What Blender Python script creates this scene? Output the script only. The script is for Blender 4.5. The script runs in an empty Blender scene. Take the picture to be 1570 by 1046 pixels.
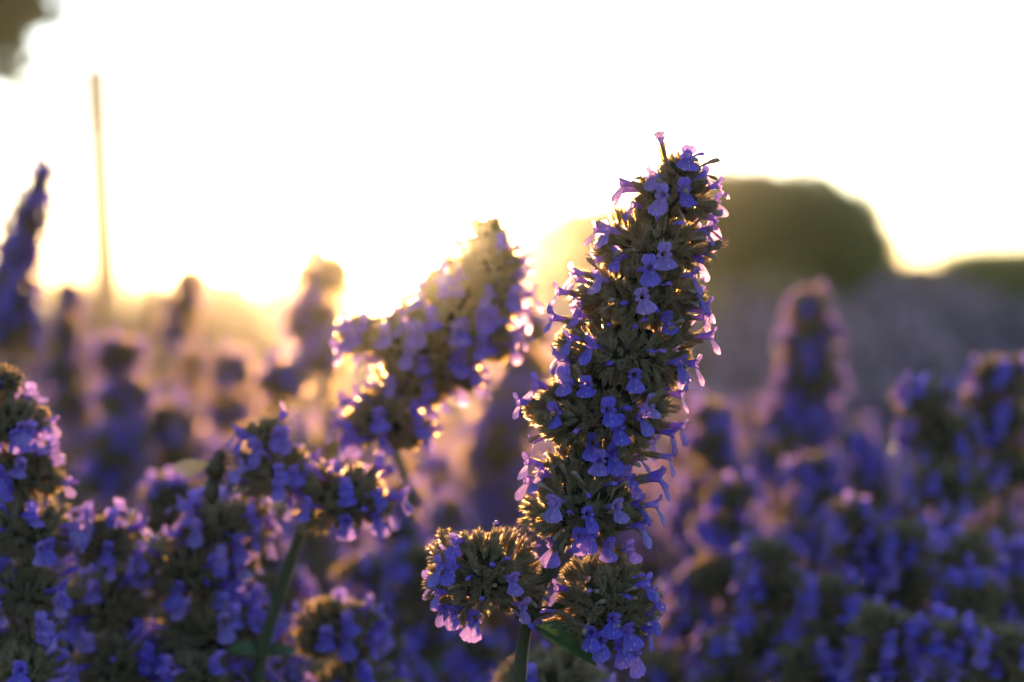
import bpy, math, random
import numpy as np
from mathutils import Vector, Matrix

random.seed(7)
RNG = np.random.default_rng(7)
scene = bpy.context.scene
COL = scene.collection
R = math.radians

# ------------------------------------------------------------------ camera
F = 3520.0                      # focal length in photograph pixels (50 mm on a 22.3 mm sensor)
CAM_H, PITCH = 1.0, R(-1.5)
FOCUS = 0.56
cam_d = bpy.data.cameras.new('camera')
cam = bpy.data.objects.new('camera', cam_d)
COL.objects.link(cam)
cam_d.sensor_width = 22.3
cam_d.lens = 50.0
cam_d.clip_start, cam_d.clip_end = 0.02, 5000
cam.location = (0, 0, CAM_H)
cam.rotation_euler = (R(90) + PITCH, 0, 0)
cam_d.dof.use_dof = True
cam_d.dof.focus_distance = FOCUS - 0.012
cam_d.dof.aperture_fstop = 6.0
scene.camera = cam

# ------------------------------------------------------------------ sky, sun, exposure
SUN_AZ, SUN_EL = R(-2.4), R(1.6)
world = bpy.data.worlds.new('World')
scene.world = world
world.use_nodes = True
wn, wl = world.node_tree.nodes, world.node_tree.links
wn.clear()
sky = wn.new('ShaderNodeTexSky')
sky.sky_type = 'NISHITA'
sky.sun_disc = False
sky.sun_elevation = SUN_EL
sky.sun_rotation = SUN_AZ
sky.altitude = 0
sky.air_density, sky.dust_density, sky.ozone_density = 0.45, 0.035, 1.0
bg = wn.new('ShaderNodeBackground')
bg.inputs['Strength'].default_value = 0.15
wo = wn.new('ShaderNodeOutputWorld')
wl.new(sky.outputs[0], bg.inputs[0])
wl.new(bg.outputs[0], wo.inputs[0])

sun_d = bpy.data.lights.new('sun', 'SUN')
sun_d.energy = 4.2
sun_d.angle = R(0.53)
sun_d.color = (1.0, 0.65, 0.34)
sun = bpy.data.objects.new('sun', sun_d)
COL.objects.link(sun)
to_sun = Vector((math.sin(SUN_AZ) * math.cos(SUN_EL), math.cos(SUN_AZ) * math.cos(SUN_EL), math.sin(SUN_EL)))
sun.rotation_euler = to_sun.to_track_quat('Z', 'Y').to_euler()
sun.location = to_sun * 30

vs = scene.view_settings
vs.view_transform = 'Standard'
vs.look = 'None'
vs.gamma = 1.0
vs.use_curve_mapping = False
vs.exposure = 2.45
cy = scene.cycles
cy.use_denoising = True
cy.max_bounces = 8
cy.diffuse_bounces = 3
cy.transmission_bounces = 5
cy.volume_bounces = 1
cy.transparent_max_bounces = 8
cy.sample_clamp_indirect = 8.0

# ------------------------------------------------------------------ helpers
FWD = Vector((0, math.cos(PITCH), math.sin(PITCH)))
UPV = Vector((0, -math.sin(PITCH), math.cos(PITCH)))


def P(px, py, d):
    """A point at distance d (metres ahead) seen at that place of the photograph."""
    return Vector((0, 0, CAM_H)) + (FWD + Vector((1, 0, 0)) * ((px - 785.0) / F) + UPV * ((523.0 - py) / F)) * d


def tag(o, label=None, cat=None, group=None, kind=None):
    if label: o['label'] = label
    if cat: o['category'] = cat
    if group: o['group'] = group
    if kind: o['kind'] = kind
    return o


def empty(name, loc):
    o = bpy.data.objects.new(name, None)
    o.empty_display_size = 0.02
    o.location = loc
    COL.objects.link(o)
    return o


def mesh(name, v, t, mats, mi=None, smooth=True, rnd=None):
    """Triangle mesh from numpy arrays; rnd is a random number per vertex."""
    v = np.asarray(v, dtype=np.float32).reshape(-1, 3)
    t = np.asarray(t, dtype=np.int32).reshape(-1, 3)
    me = bpy.data.meshes.new(name)
    me.vertices.add(len(v))
    me.vertices.foreach_set('co', v.ravel())
    me.loops.add(len(t) * 3)
    me.loops.foreach_set('vertex_index', t.ravel())
    me.polygons.add(len(t))
    me.polygons.foreach_set('loop_start', np.arange(0, len(t) * 3, 3, dtype=np.int32))
    me.polygons.foreach_set('loop_total', np.full(len(t), 3, dtype=np.int32))
    for m in (mats if isinstance(mats, (list, tuple)) else [mats]):
        me.materials.append(m)
    if mi is not None:
        me.polygons.foreach_set('material_index', np.asarray(mi, dtype=np.int32))
    me.polygons.foreach_set('use_smooth', np.full(len(t), bool(smooth)))
    if rnd is not None:
        a = me.attributes.new('rnd', 'FLOAT', 'POINT')
        a.data.foreach_set('value', np.asarray(rnd, dtype=np.float32))
    me.update()
    me.validate()
    return me


def obj(name, me, parent=None, loc=None, mat=None):
    o = bpy.data.objects.new(name, me)
    COL.objects.link(o)
    if parent is not None:
        o.parent = parent
    if loc is not None:
        o.location = loc
    if mat is not None:
        o.matrix_local = mat
    return o


class T:
    """A growing triangle soup with material indices."""
    def __init__(s):
        s.v, s.t, s.m = [], [], []

    def add(s, v, t, m=0):
        b = len(s.v)
        s.v += [tuple(p) for p in v]
        s.t += [(a + b, c + b, d + b) for a, c, d in t]
        s.m += [m] * len(t)
        return b

    def grid(s, pts, nu, nv, m=0, wrap=False):
        tr = []
        for j in range(nv - 1):
            for i in range(nu if wrap else nu - 1):
                a, b = j * nu + i, j * nu + (i + 1) % nu
                c, d = a + nu, b + nu
                tr += [(a, b, d), (a, d, c)]
        s.add(pts, tr, m)

    def tube(s, path, radii, n=6, m=0, cap=True):
        path = [Vector(p) for p in path]
        pts = []
        ref = Vector((0.13, 0.31, 0.94))
        for k, p in enumerate(path):
            d = (path[min(k + 1, len(path) - 1)] - path[max(k - 1, 0)]).normalized()
            if abs(d.dot(ref)) > 0.95:
                ref = Vector((0.9, 0.2, 0.1))
            a = d.cross(ref).normalized()
            b = d.cross(a)
            for i in range(n):
                w = 2 * math.pi * i / n
                pts.append(p + (a * math.cos(w) + b * math.sin(w)) * radii[k])
        base = len(s.v)
        s.grid(pts, n, len(path), m, wrap=True)
        if cap:
            e = base + (len(path) - 1) * n
            for i in range(1, n - 1):
                s.t.append((e, e + i, e + i + 1)); s.m.append(m)
                s.t.append((base, base + i + 1, base + i)); s.m.append(m)

    def arrays(s):
        return np.array(s.v, dtype=np.float64), np.array(s.t, dtype=np.int64), np.array(s.m, dtype=np.int64)

    def mesh(s, name, mats, smooth=True):
        return mesh(name, s.v, s.t, mats, s.m, smooth)


def frame(y, up=(0, 0, 1)):
    """3x3 array whose columns are x, y(forward), z for a forward direction."""
    y = np.asarray(y, float); y = y / np.linalg.norm(y)
    up = np.asarray(up, float)
    x = np.cross(y, up)
    if np.linalg.norm(x) < 1e-3:
        x = np.cross(y, (1.0, 0.0, 0.0))
    x = x / np.linalg.norm(x)
    z = np.cross(x, y)
    return np.stack([x, y, z], axis=1)


def stamp(parts):
    """parts: list of (template arrays, rotation*scale 3x3, offset). Joins them."""
    V, TT, M, RN = [], [], [], []
    b = 0
    for (v, t, m), A, o in parts:
        V.append(v @ A.T + o)
        TT.append(t + b)
        M.append(m)
        RN.append(np.full(len(v), RNG.random()))
        b += len(v)
    return np.concatenate(V), np.concatenate(TT), np.concatenate(M), np.concatenate(RN)


def mat44(A, o):
    M = Matrix.Identity(4)
    for i in range(3):
        for j in range(3):
            M[i][j] = float(A[i][j])
        M[i][3] = float(o[i])
    return M


# ------------------------------------------------------------------ materials
def new_mat(name):
    m = bpy.data.materials.new(name)
    m.use_nodes = True
    m.node_tree.nodes.clear()
    return m, m.node_tree.nodes, m.node_tree.links


def ramp(n, stops):
    r = n.new('ShaderNodeValToRGB')
    e = r.color_ramp.elements
    while len(e) < len(stops):
        e.new(0.5)
    for k, (p, c) in enumerate(stops):
        e[k].position = p
        e[k].color = (*c, 1)
    return r


def forward(n, l, base, color, weight, rough):
    """Adds forward scattering: fine hairs and petal rims pass backlight on almost straight."""
    rf = n.new('ShaderNodeBsdfRefraction')
    rf.inputs['Color'].default_value = (*color, 1)
    rf.inputs['Roughness'].default_value = rough
    rf.inputs['IOR'].default_value = 1.05
    mx = n.new('ShaderNodeMixShader')
    mx.inputs[0].default_value = weight
    l.new(base, mx.inputs[1]); l.new(rf.outputs[0], mx.inputs[2])
    return mx.outputs[0]


def leafy(name, stops, trans, tmix=0.4, rough=0.6, scale=300.0, use='attr', detail=3.0, bump=0.0, spec=0.25, sheen=0.0, fwd=None):
    """Matt thin plant tissue: Principled for what it reflects, Translucent for what comes through."""
    m, n, l = new_mat(name)
    out = n.new('ShaderNodeOutputMaterial')
    pr = n.new('ShaderNodeBsdfPrincipled')
    pr.inputs['Roughness'].default_value = rough
    pr.inputs['Specular IOR Level'].default_value = spec
    pr.inputs['Sheen Weight'].default_value = sheen
    tr = n.new('ShaderNodeBsdfTranslucent')
    mx = n.new('ShaderNodeMixShader')
    mx.inputs[0].default_value = tmix
    tc = n.new('ShaderNodeTexCoord')
    nz = n.new('ShaderNodeTexNoise')
    nz.inputs['Scale'].default_value = scale
    nz.inputs['Detail'].default_value = detail
    l.new(tc.outputs['Object'], nz.inputs['Vector'])
    if use == 'attr':
        at = n.new('ShaderNodeAttribute'); at.attribute_name = 'rnd'
        rv = at.outputs['Fac']
    else:
        oi = n.new('ShaderNodeObjectInfo')
        rv = oi.outputs['Random']
    ad = n.new('ShaderNodeMath'); ad.operation = 'MULTIPLY_ADD'
    ad.inputs[1].default_value = 0.55
    l.new(rv, ad.inputs[0])
    hl = n.new('ShaderNodeMath'); hl.operation = 'MULTIPLY'
    hl.inputs[1].default_value = 0.5
    l.new(nz.outputs['Fac'], hl.inputs[0])
    l.new(hl.outputs[0], ad.inputs[2])
    rp = ramp(n, stops)
    l.new(ad.outputs[0], rp.inputs[0])
    l.new(rp.outputs[0], pr.inputs['Base Color'])
    mc = n.new('ShaderNodeMix'); mc.data_type = 'RGBA'; mc.blend_type = 'MIX'
    mc.inputs[0].default_value = 0.65
    l.new(rp.outputs[0], mc.inputs[6])
    mc.inputs[7].default_value = (*trans, 1)
    l.new(mc.outputs[2], tr.inputs['Color'])
    if bump:
        bp = n.new('ShaderNodeBump'); bp.inputs['Strength'].default_value = bump
        bp.inputs['Distance'].default_value = 0.0005
        l.new(nz.outputs['Fac'], bp.inputs['Height'])
        l.new(bp.outputs[0], pr.inputs['Normal'])
    l.new(pr.outputs[0], mx.inputs[1]); l.new(tr.outputs[0], mx.inputs[2])
    l.new(forward(n, l, mx.outputs[0], *fwd) if fwd else mx.outputs[0], out.inputs['Surface'])
    return m


def petal_mat(name, use):
    m, n, l = new_mat(name)
    out = n.new('ShaderNodeOutputMaterial')
    pr = n.new('ShaderNodeBsdfPrincipled')
    pr.inputs['Roughness'].default_value = 0.5
    pr.inputs['Specular IOR Level'].default_value = 0.3
    tr = n.new('ShaderNodeBsdfTranslucent')
    mx = n.new('ShaderNodeMixShader'); mx.inputs[0].default_value = 0.48
    if use == 'attr':
        at = n.new('ShaderNodeAttribute'); at.attribute_name = 'rnd'; rv = at.outputs['Fac']
    else:
        oi = n.new('ShaderNodeObjectInfo'); rv = oi.outputs['Random']
    rp = ramp(n, [(0.0, (0.09, 0.09, 0.74)), (0.4, (0.13, 0.125, 0.84)), (0.75, (0.23, 0.18, 0.84)), (1.0, (0.46, 0.33, 0.82))])
    l.new(rv, rp.inputs[0])
    col = rp.outputs[0]
    if use != 'attr':
        # pale freckles and streaks on the lower lip (mesh is in metres, lip within a few millimetres)
        tc = n.new('ShaderNodeTexCoord')
        mp = n.new('ShaderNodeMapping'); mp.inputs['Scale'].default_value = (1.0, 0.45, 0.45)
        l.new(tc.outputs['Object'], mp.inputs[0])
        nz = n.new('ShaderNodeTexNoise'); nz.inputs['Scale'].default_value = 2300; nz.inputs['Detail'].default_value = 1.0
        l.new(mp.outputs[0], nz.inputs['Vector'])
        fr = ramp(n, [(0.60, (0, 0, 0)), (0.68, (1, 1, 1))])
        l.new(nz.outputs['Fac'], fr.inputs[0])
        sp = n.new('ShaderNodeSeparateXYZ'); l.new(tc.outputs['Object'], sp.inputs[0])
        # mask: close to the middle of the lower lip
        ab = n.new('ShaderNodeMath'); ab.operation = 'ABSOLUTE'; l.new(sp.outputs[0], ab.inputs[0])
        mr = n.new('ShaderNodeMapRange'); mr.inputs[1].default_value = 0.0004; mr.inputs[2].default_value = 0.0015
        mr.inputs[3].default_value = 0.75; mr.inputs[4].default_value = 0.0
        l.new(ab.outputs[0], mr.inputs[0])
        mz = n.new('ShaderNodeMapRange'); mz.inputs[1].default_value = -0.0004; mz.inputs[2].default_value = 0.0002
        mz.inputs[3].default_value = 1.0; mz.inputs[4].default_value = 0.0
        l.new(sp.outputs[2], mz.inputs[0])
        m1 = n.new('ShaderNodeMath'); m1.operation = 'MULTIPLY'
        l.new(mr.outputs[0], m1.inputs[0]); l.new(mz.outputs[0], m1.inputs[1])
        m2 = n.new('ShaderNodeMath'); m2.operation = 'MULTIPLY'
        l.new(fr.outputs[0], m2.inputs[0]); l.new(m1.outputs[0], m2.inputs[1])
        mc = n.new('ShaderNodeMix'); mc.data_type = 'RGBA'
        l.new(m2.outputs[0], mc.inputs[0]); l.new(col, mc.inputs[6]); mc.inputs[7].default_value = (0.78, 0.76, 0.9, 1)
        mpv = n.new('ShaderNodeMapping'); mpv.inputs['Scale'].default_value = (1.0, .12, .12)
        l.new(tc.outputs['Object'], mpv.inputs[0])
        nv_ = n.new('ShaderNodeTexNoise'); nv_.inputs['Scale'].default_value = 3600; nv_.inputs['Detail'].default_value = 1
        l.new(mpv.outputs[0], nv_.inputs['Vector'])
        rv_ = ramp(n, [(.42, (.62, .60, .80)), (.6, (1.12, 1.12, 1.05))])
        l.new(nv_.outputs['Fac'], rv_.inputs[0])
        mvv = n.new('ShaderNodeMix'); mvv.data_type = 'RGBA'; mvv.blend_type = 'MULTIPLY'; mvv.inputs[0].default_value = 1
        l.new(mc.outputs[2], mvv.inputs[6]); l.new(rv_.outputs[0], mvv.inputs[7])
        mc = mvv
        # soft tone shifts across one petal
        n2 = n.new('ShaderNodeTexNoise'); n2.inputs['Scale'].default_value = 420; n2.inputs['Detail'].default_value = 2
        l.new(tc.outputs['Object'], n2.inputs['Vector'])
        hs = n.new('ShaderNodeHueSaturation')
        mv = n.new('ShaderNodeMapRange'); mv.inputs[1].default_value = 0.3; mv.inputs[2].default_value = 0.7
        mv.inputs[3].default_value = 0.7; mv.inputs[4].default_value = 1.25
        l.new(n2.outputs['Fac'], mv.inputs[0]); l.new(mv.outputs[0], hs.inputs['Value'])
        l.new(mc.outputs[2], hs.inputs['Color'])
        col = hs.outputs[0]
    l.new(col, pr.inputs['Base Color'])
    ml = n.new('ShaderNodeMix'); ml.data_type = 'RGBA'; ml.inputs[0].default_value = 0.7
    l.new(col, ml.inputs[6]); ml.inputs[7].default_value = (0.80, 0.42, 0.72, 1)
    l.new(ml.outputs[2], tr.inputs['Color'])
    l.new(pr.outputs[0], mx.inputs[1]); l.new(tr.outputs[0], mx.inputs[2])
    l.new(forward(n, l, mx.outputs[0], (.95, .55, .68), .03, .8), out.inputs['Surface'])
    return m


M_PETAL = petal_mat('petal', 'obj')
M_PETAL_MASS = petal_mat('petal_mass', 'attr')
M_CALYX = leafy('calyx', [(0.15, (0.105, 0.112, 0.058)), (0.5, (0.185, 0.175, 0.108)), (0.8, (0.27, 0.215, 0.175)), (1.0, (0.37, 0.26, 0.27))],
                (0.55, 0.36, 0.12), 0.45, 0.75, 900, 'attr', sheen=0.25, fwd=((1, .7, .3), .12, .75))
M_HAIR = leafy('hair', [(0.0, (0.45, 0.38, 0.26)), (1.0, (0.62, 0.50, 0.44))], (0.85, 0.62, 0.34), 0.5, 0.5, 500, 'attr', fwd=((1, .68, .44), .28, .65))
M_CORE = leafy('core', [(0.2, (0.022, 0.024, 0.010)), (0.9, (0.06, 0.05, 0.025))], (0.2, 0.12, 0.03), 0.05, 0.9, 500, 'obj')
M_STEM = leafy('stem', [(0.2, (0.035, 0.045, 0.018)), (0.9, (0.085, 0.075, 0.035))], (0.3, 0.22, 0.06), 0.15, 0.6, 400, 'obj', bump=0.3, sheen=0.2)
M_LEAF = leafy('leaf', [(0.2, (0.028, 0.055, 0.020)), (0.9, (0.07, 0.11, 0.04))], (0.16, 0.26, 0.04), 0.16, 0.55, 250, 'obj', bump=0.6)
M_ANTHER = leafy('anther', [(0.0, (0.20, 0.10, 0.16)), (1.0, (0.4, 0.25, 0.3))], (0.5, 0.3, 0.3), 0.3, 0.6, 500, 'obj')

# ------------------------------------------------------------------ small plant templates (metres)
MM = 0.001


def calyx_template(hairs=24, n=6, seed=0):
    """Ribbed tube along +Y with five sharp teeth and standing hairs; mouth tooth tips at y = 6.6 mm."""
    rg = random.Random(seed)
    s = T()
    prof = [(0, .35), (1.6, .78), (3.6, .92), (4.6, .88)]
    pts = []
    for y, r in prof:
        for i in range(n):
            w = 2 * math.pi * i / n
            rr = r * (1.0 + (0.10 if i % 2 else -0.06))
            pts.append((rr * math.cos(w) * MM, y * MM, rr * math.sin(w) * MM))
    s.grid(pts, n, len(prof), 0, wrap=True)
    for i in range(n):                                    # teeth
        w0, w1 = 2 * math.pi * (i - .02) / n, 2 * math.pi * (i + 1.02) / n
        wm = (w0 + w1) / 2
        L = rg.uniform(1.5, 2.4)
        o = rg.uniform(1.0, 1.35)
        s.add([(.88 * math.cos(w0) * MM, 4.6 * MM, .88 * math.sin(w0) * MM), (.88 * math.cos(w1) * MM, 4.6 * MM, .88 * math.sin(w1) * MM),
               (o * math.cos(wm) * MM, (4.6 + L) * MM, o * math.sin(wm) * MM)], [(0, 1, 2)], 0)
    for k in range(hairs):
        w = rg.uniform(0, 2 * math.pi); y = rg.uniform(2.0, 5.8)
        L = rg.uniform(.5, 1.6)
        c, d = math.cos(w), math.sin(w)
        r0 = .86
        tx = (-d, 0, c)
        h = .045
        b = (r0 * c, y, r0 * d)
        e = ((r0 + L) * c, y + L * .8, (r0 + L) * d)
        s.add([((b[0] + tx[0] * h) * MM, b[1] * MM, (b[2] + tx[2] * h) * MM), ((b[0] - tx[0] * h) * MM, b[1] * MM, (b[2] - tx[2] * h) * MM),
               (e[0] * MM, e[1] * MM, e[2] * MM)], [(0, 1, 2)], 1)
    return s.arrays()


def bract_template(seed=0, hairs=10):
    """Narrow folded pointed bract along +Y with hairy margin."""
    rg = random.Random(seed)
    s = T()
    L, W = 7.6, 0.5
    pts = []
    for j in range(5):
        f = j / 4
        w = W * math.sin(math.pi * min(1, f * .85 + .12)) * (1 - f ** 4)
        y = f * L
        z = 0.5 * f * f
        pts += [(-w * MM, y * MM, (z + .25 * w) * MM), (0, y * MM, z * MM), (w * MM, y * MM, (z + .25 * w) * MM)]
    s.grid(pts, 3, 5, 0)
    for k in range(hairs):
        f = rg.uniform(.3, .95); sd = rg.choice((-1, 1)); y = f * L; w = W * math.sin(math.pi * min(1, f * .85 + .12)) * (1 - f ** 4)
        z = .5 * f * f
        s.add([(sd * w * MM, (y - .05) * MM, z * MM), (sd * w * MM, (y + .05) * MM, z * MM), (sd * (w + rg.uniform(.5, .9)) * MM, (y + .6) * MM, (z + rg.uniform(-.3, .4)) * MM)], [(0, 1, 2)], 1)
    return s.arrays()


def flower_template(seed=0, lite=False, spread=1.0):
    """Two-lipped corolla: tube along +Y out of the calyx, small notched hood above, broad scalloped lip hanging below."""
    rg = random.Random(seed)
    s = T()
    nt = 5 if lite else 8
    prof = [(-2.5, .45, 0), (0, .55, .05), (2.2, .85, .1), (3.2, 1.15, .05)] if not lite else [(-1.5, .5, 0), (3.0, 1.1, .05)]
    pts = []
    for y, r, z in prof:
        for i in range(nt):
            w = 2 * math.pi * i / nt
            pts.append((r * .92 * math.cos(w) * MM, y * MM, (z + r * math.sin(w)) * MM))
    s.grid(pts, nt, len(prof), 0, wrap=True)
    nu, nv = (5, 3) if lite else (11, 6)
    droop = rg.uniform(.78, 1.15)
    skew = rg.uniform(-.5, .5)
    fold = rg.uniform(.2, 1.3)
    ruff = rg.uniform(.08, .26)
    pts = []
    for j in range(nv):
        v = j / (nv - 1)
        for i in range(nu):
            u = -1 + 2 * i / (nu - 1)
            ext = (1 - .27 * abs(u) ** 2.6) + .045 * math.cos(u * 13 + seed) * v
            vv = v * ext
            w = .80 + 1.85 * math.sin(min(1.0, vv * 1.1) * 1.57) ** 1.25 * spread
            x = u * w + skew * vv
            y = 2.9 + 2.1 * math.sin(vv * 1.35) - .55 * fold * u * u * (0.3 + vv) + ruff * vv * math.sin(u * 7 + v * 4 + seed * 1.7) - .9 * max(0, vv - .7)
            z = -.75 - 3.9 * vv * droop + .30 * u * u * (1 - vv)
            pts.append((x * MM, y * MM, z * MM))
    s.grid(pts, nu, nv, 0)
    for sd in (-1, 1):                                  # side lobes
        q = [(sd * .8, 2.9, .35), (sd * .85, 2.9, -.7), (sd * 1.75, 3.2 + rg.uniform(-.3, .4), -.1), (sd * 1.6, 3.0, -.85)]
        s.add([(a * MM, b * MM, c * MM) for a, b, c in q], [(0, 1, 2), (1, 3, 2)], 0)
    nu, nv = (3, 2) if lite else (7, 4)
    lift = rg.uniform(.7, 1.15)
    pts = []
    for j in range(nv):
        v = j / (nv - 1)
        for i in range(nu):
            u = -1 + 2 * i / (nu - 1)
            notch = 1 - .22 * math.exp(-(u * 3.2) ** 2) - .28 * abs(u) ** 3
            w = .85 + .85 * math.sin(v * 2.1)
            x = u * w
            y = 2.9 + 1.5 * v * notch * (1.15 - .3 * lift) + .25 * u * u
            z = .75 + 1.9 * v * notch * lift - .55 * u * u
            pts.append((x * MM, y * MM, z * MM))
    s.grid(pts, nu, nv, 0)
    if not lite:
        for sd in (-.35, .35):
            s.tube([(sd * MM, 2.4 * MM, .5 * MM), (sd * MM, 4.2 * MM, 1.0 * MM), (sd * 1.2 * MM, 5.4 * MM, 1.25 * MM)], [.06 * MM, .05 * MM, .05 * MM], 3, 1, False)
            s.add([((sd * 1.2 + a) * MM, (5.4 + b) * MM, (1.25 + c) * MM) for a, b, c in ((-.16, 0, 0), (.16, 0, 0), (0, .2, .14), (0, .12, -.16))],
                  [(0, 1, 2), (0, 3, 1), (1, 3, 2), (0, 2, 3)], 1)
    return s.arrays()


def bud_template(seed=0):
    """Half-open corolla: slim tube flaring to a small folded tip."""
    rg = random.Random(seed)
    s = T()
    prof = [(-1.5, .35, 0), (1.0, .45, .05), (2.6, .75, .0), (3.8, .80, -.25), (4.5, .30, -.5)]
    pts = []
    for y, r, z in prof:
        for i in range(6):
            w = 2 * math.pi * i / 6
            rr = r * (1 + rg.uniform(-.15, .15))
            pts.append((rr * math.cos(w) * MM, y * MM, (z + rr * .9 * math.sin(w)) * MM))
    s.grid(pts, 6, 5, 0, wrap=True)
    return s.arrays()


CALYX = [calyx_template(seed=k) for k in range(4)]
CALYX_LITE = [calyx_template(hairs=6, n=4, seed=k) for k in range(3)]
BRACT = [bract_template(seed=k) for k in range(2)]
FLOWER_T = [flower_template(seed=k, spread=(1.0, 1.1, .9, 1.0, .75, 1.05, .6, .95)[k]) for k in range(8)]
BUD_T = [bud_template(seed=k) for k in range(2)]
FLOWER_LITE = [flower_template(seed=k, lite=True) for k in range(3)]


def tmesh(name, tpl, mats):
    return mesh(name, tpl[0], tpl[1], mats, tpl[2], True, np.full(len(tpl[0]), RNG.random()))


FLOWER_ME = [tmesh('flower', t, [M_PETAL, M_ANTHER]) for t in FLOWER_T]
BUD_ME = [tmesh('bud', t, [M_PETAL]) for t in BUD_T]
M_WILT = leafy('wilted_petal', [(0, (.24, .17, .13)), (1, (.42, .34, .30))], (.6, .42, .25), .4, .7, 900, 'obj')
WILT_ME = [tmesh('wilted_flower', t, [M_WILT]) for t in BUD_T]
CALYX_ME = [tmesh('calyx', t, [M_CALYX, M_HAIR]) for t in CALYX for _ in range(2)]


def fib(n):
    k = np.arange(n) + .5
    z = 1 - 2 * k / n
    a = math.pi * (1 + 5 ** .5) * k
    r = np.sqrt(1 - z * z)
    return np.stack([r * np.cos(a), r * np.sin(a), z], axis=1)


def calyx_frames(rx, ry, rz, n, size=1.0, upbend=.28, jit=.12, rough=.09):
    """Rotation*scale and offset for n calyces standing on an ellipsoid (tips at its surface)."""
    d = fib(n) + RNG.normal(0, jit, (n, 3))
    d /= np.linalg.norm(d, axis=1)[:, None]
    res = []
    ph = RNG.uniform(0, 6.28, 3)
    for k in range(n):
        u = d[k]
        if u[2] < -.88:
            continue
        nrm = np.array([u[0] / rx, u[1] / ry, u[2] / rz]); nrm /= np.linalg.norm(nrm)
        y = nrm + np.array([0, 0, upbend * (1 - abs(u[2]) * .5)]) + RNG.normal(0, .14, 3)
        A = frame(y, (RNG.normal(0, .3), RNG.normal(0, .3), 1.0))
        sc = size * RNG.uniform(.78, 1.2)
        lump = 1 + rough * (math.sin(u[0] * 4.1 + ph[0]) * math.cos(u[1] * 3.7 + ph[1]) + .6 * math.sin(u[2] * 5 + u[0] * 3 + ph[2]))
        tip = u * np.array([rx, ry, rz]) * RNG.uniform(.90, 1.08) * lump
        o = tip - A[:, 1] * 6.2 * MM * sc
        res.append((A * sc, o, u))
    return res


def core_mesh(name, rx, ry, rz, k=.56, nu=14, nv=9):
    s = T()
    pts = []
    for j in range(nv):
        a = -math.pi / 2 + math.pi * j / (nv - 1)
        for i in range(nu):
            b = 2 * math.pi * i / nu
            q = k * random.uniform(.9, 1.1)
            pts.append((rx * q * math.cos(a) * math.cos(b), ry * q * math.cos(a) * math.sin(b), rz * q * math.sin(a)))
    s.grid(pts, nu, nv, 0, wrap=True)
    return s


def head_mass(name, rx, ry, rz, frames, lite=False, bracts=.22):
    """All calyces of one flower head joined, over a dark core."""
    parts = []
    tp = CALYX_LITE if lite else CALYX
    for A, o, u in frames:
        if random.random() < bracts * (1.3 if u[2] > 0 else .5) and not lite:
            parts.append((random.choice(BRACT), A, o))
        else:
            parts.append((random.choice(tp), A, o))
    v, t, m, rn = stamp(parts)
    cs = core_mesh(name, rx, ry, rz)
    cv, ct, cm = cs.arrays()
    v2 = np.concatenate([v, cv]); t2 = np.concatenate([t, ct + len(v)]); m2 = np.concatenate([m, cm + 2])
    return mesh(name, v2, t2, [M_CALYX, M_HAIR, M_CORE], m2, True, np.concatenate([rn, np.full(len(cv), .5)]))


# three shared heads for the plants around the tall one: unit radii 14 mm
UR = 0.014
HEAD_ME = [head_mass('flower_head', UR, UR, UR * .8, calyx_frames(UR, UR, UR * .8, 330, .9, rough=.17), bracts=.25) for _ in range(5)]


def leaf_mesh(name, L=.03, W=.011, fold=.25, curl=.4, serr=9):
    s = T()
    nv = serr * 2 + 1
    pts = []
    for j in range(nv):
        f = j / (nv - 1)
        w = W * (math.sin(math.pi * f ** .75) ** .8 if 0 < f < 1 else 0.02)
        w *= 1.0 if j % 2 else .86
        a = f * curl
        y, z = L * math.sin(a) / max(curl, .01), -L * (1 - math.cos(a)) / max(curl, .01)
        for i in range(5):
            u = -1 + i / 2
            pts.append((u * w, y, z + abs(u) * w * fold + (.0006 if i in (1, 3) and j % 2 else 0)))
    s.grid(pts, 5, nv, 0)
    s.tube([(0, -.006, .001), (0, 0, -.0002), (0, L * .6, -L * curl * .18 - .0002)], [.0007, .0006, .0002], 5, 1)
    return s.mesh(name, [M_LEAF, M_STEM])


LEAF_ME = [leaf_mesh('leaf', .030 + .004 * k, .010 + .002 * k, .25, .3 + .25 * k) for k in range(3)]


def stem_mesh(name, pts, r0, r1):
    """Four-angled stem through the points, from the ground up."""
    P0 = [Vector(p) for p in pts]
    path = []
    for k in range(len(P0) - 1):                         # smooth curve
        a, b, c, d = P0[max(k - 1, 0)], P0[k], P0[k + 1], P0[min(k + 2, len(P0) - 1)]
        for i in range(5):
            q = i / 5
            L_ = (c - b).length
            t0, t1 = (c - a).normalized() * L_, (d - b).normalized() * L_
            path.append(b * (2 * q ** 3 - 3 * q * q + 1) + t0 * (q ** 3 - 2 * q * q + q) + c * (3 * q * q - 2 * q ** 3) + t1 * (q ** 3 - q * q))
    path.append(P0[-1])
    s = T()
    n = len(path)
    s.tube(path, [r0 + (r1 - r0) * k / (n - 1) for k in range(n)], 8, 0)
    return s.mesh(name, [M_STEM])


def add_flower(head, me, A, o, hm=None):
    f = bpy.data.objects.new('flower', me)
    COL.objects.link(f)
    f.parent = head
    f.matrix_local = mat44(A, o)
    return f


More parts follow.
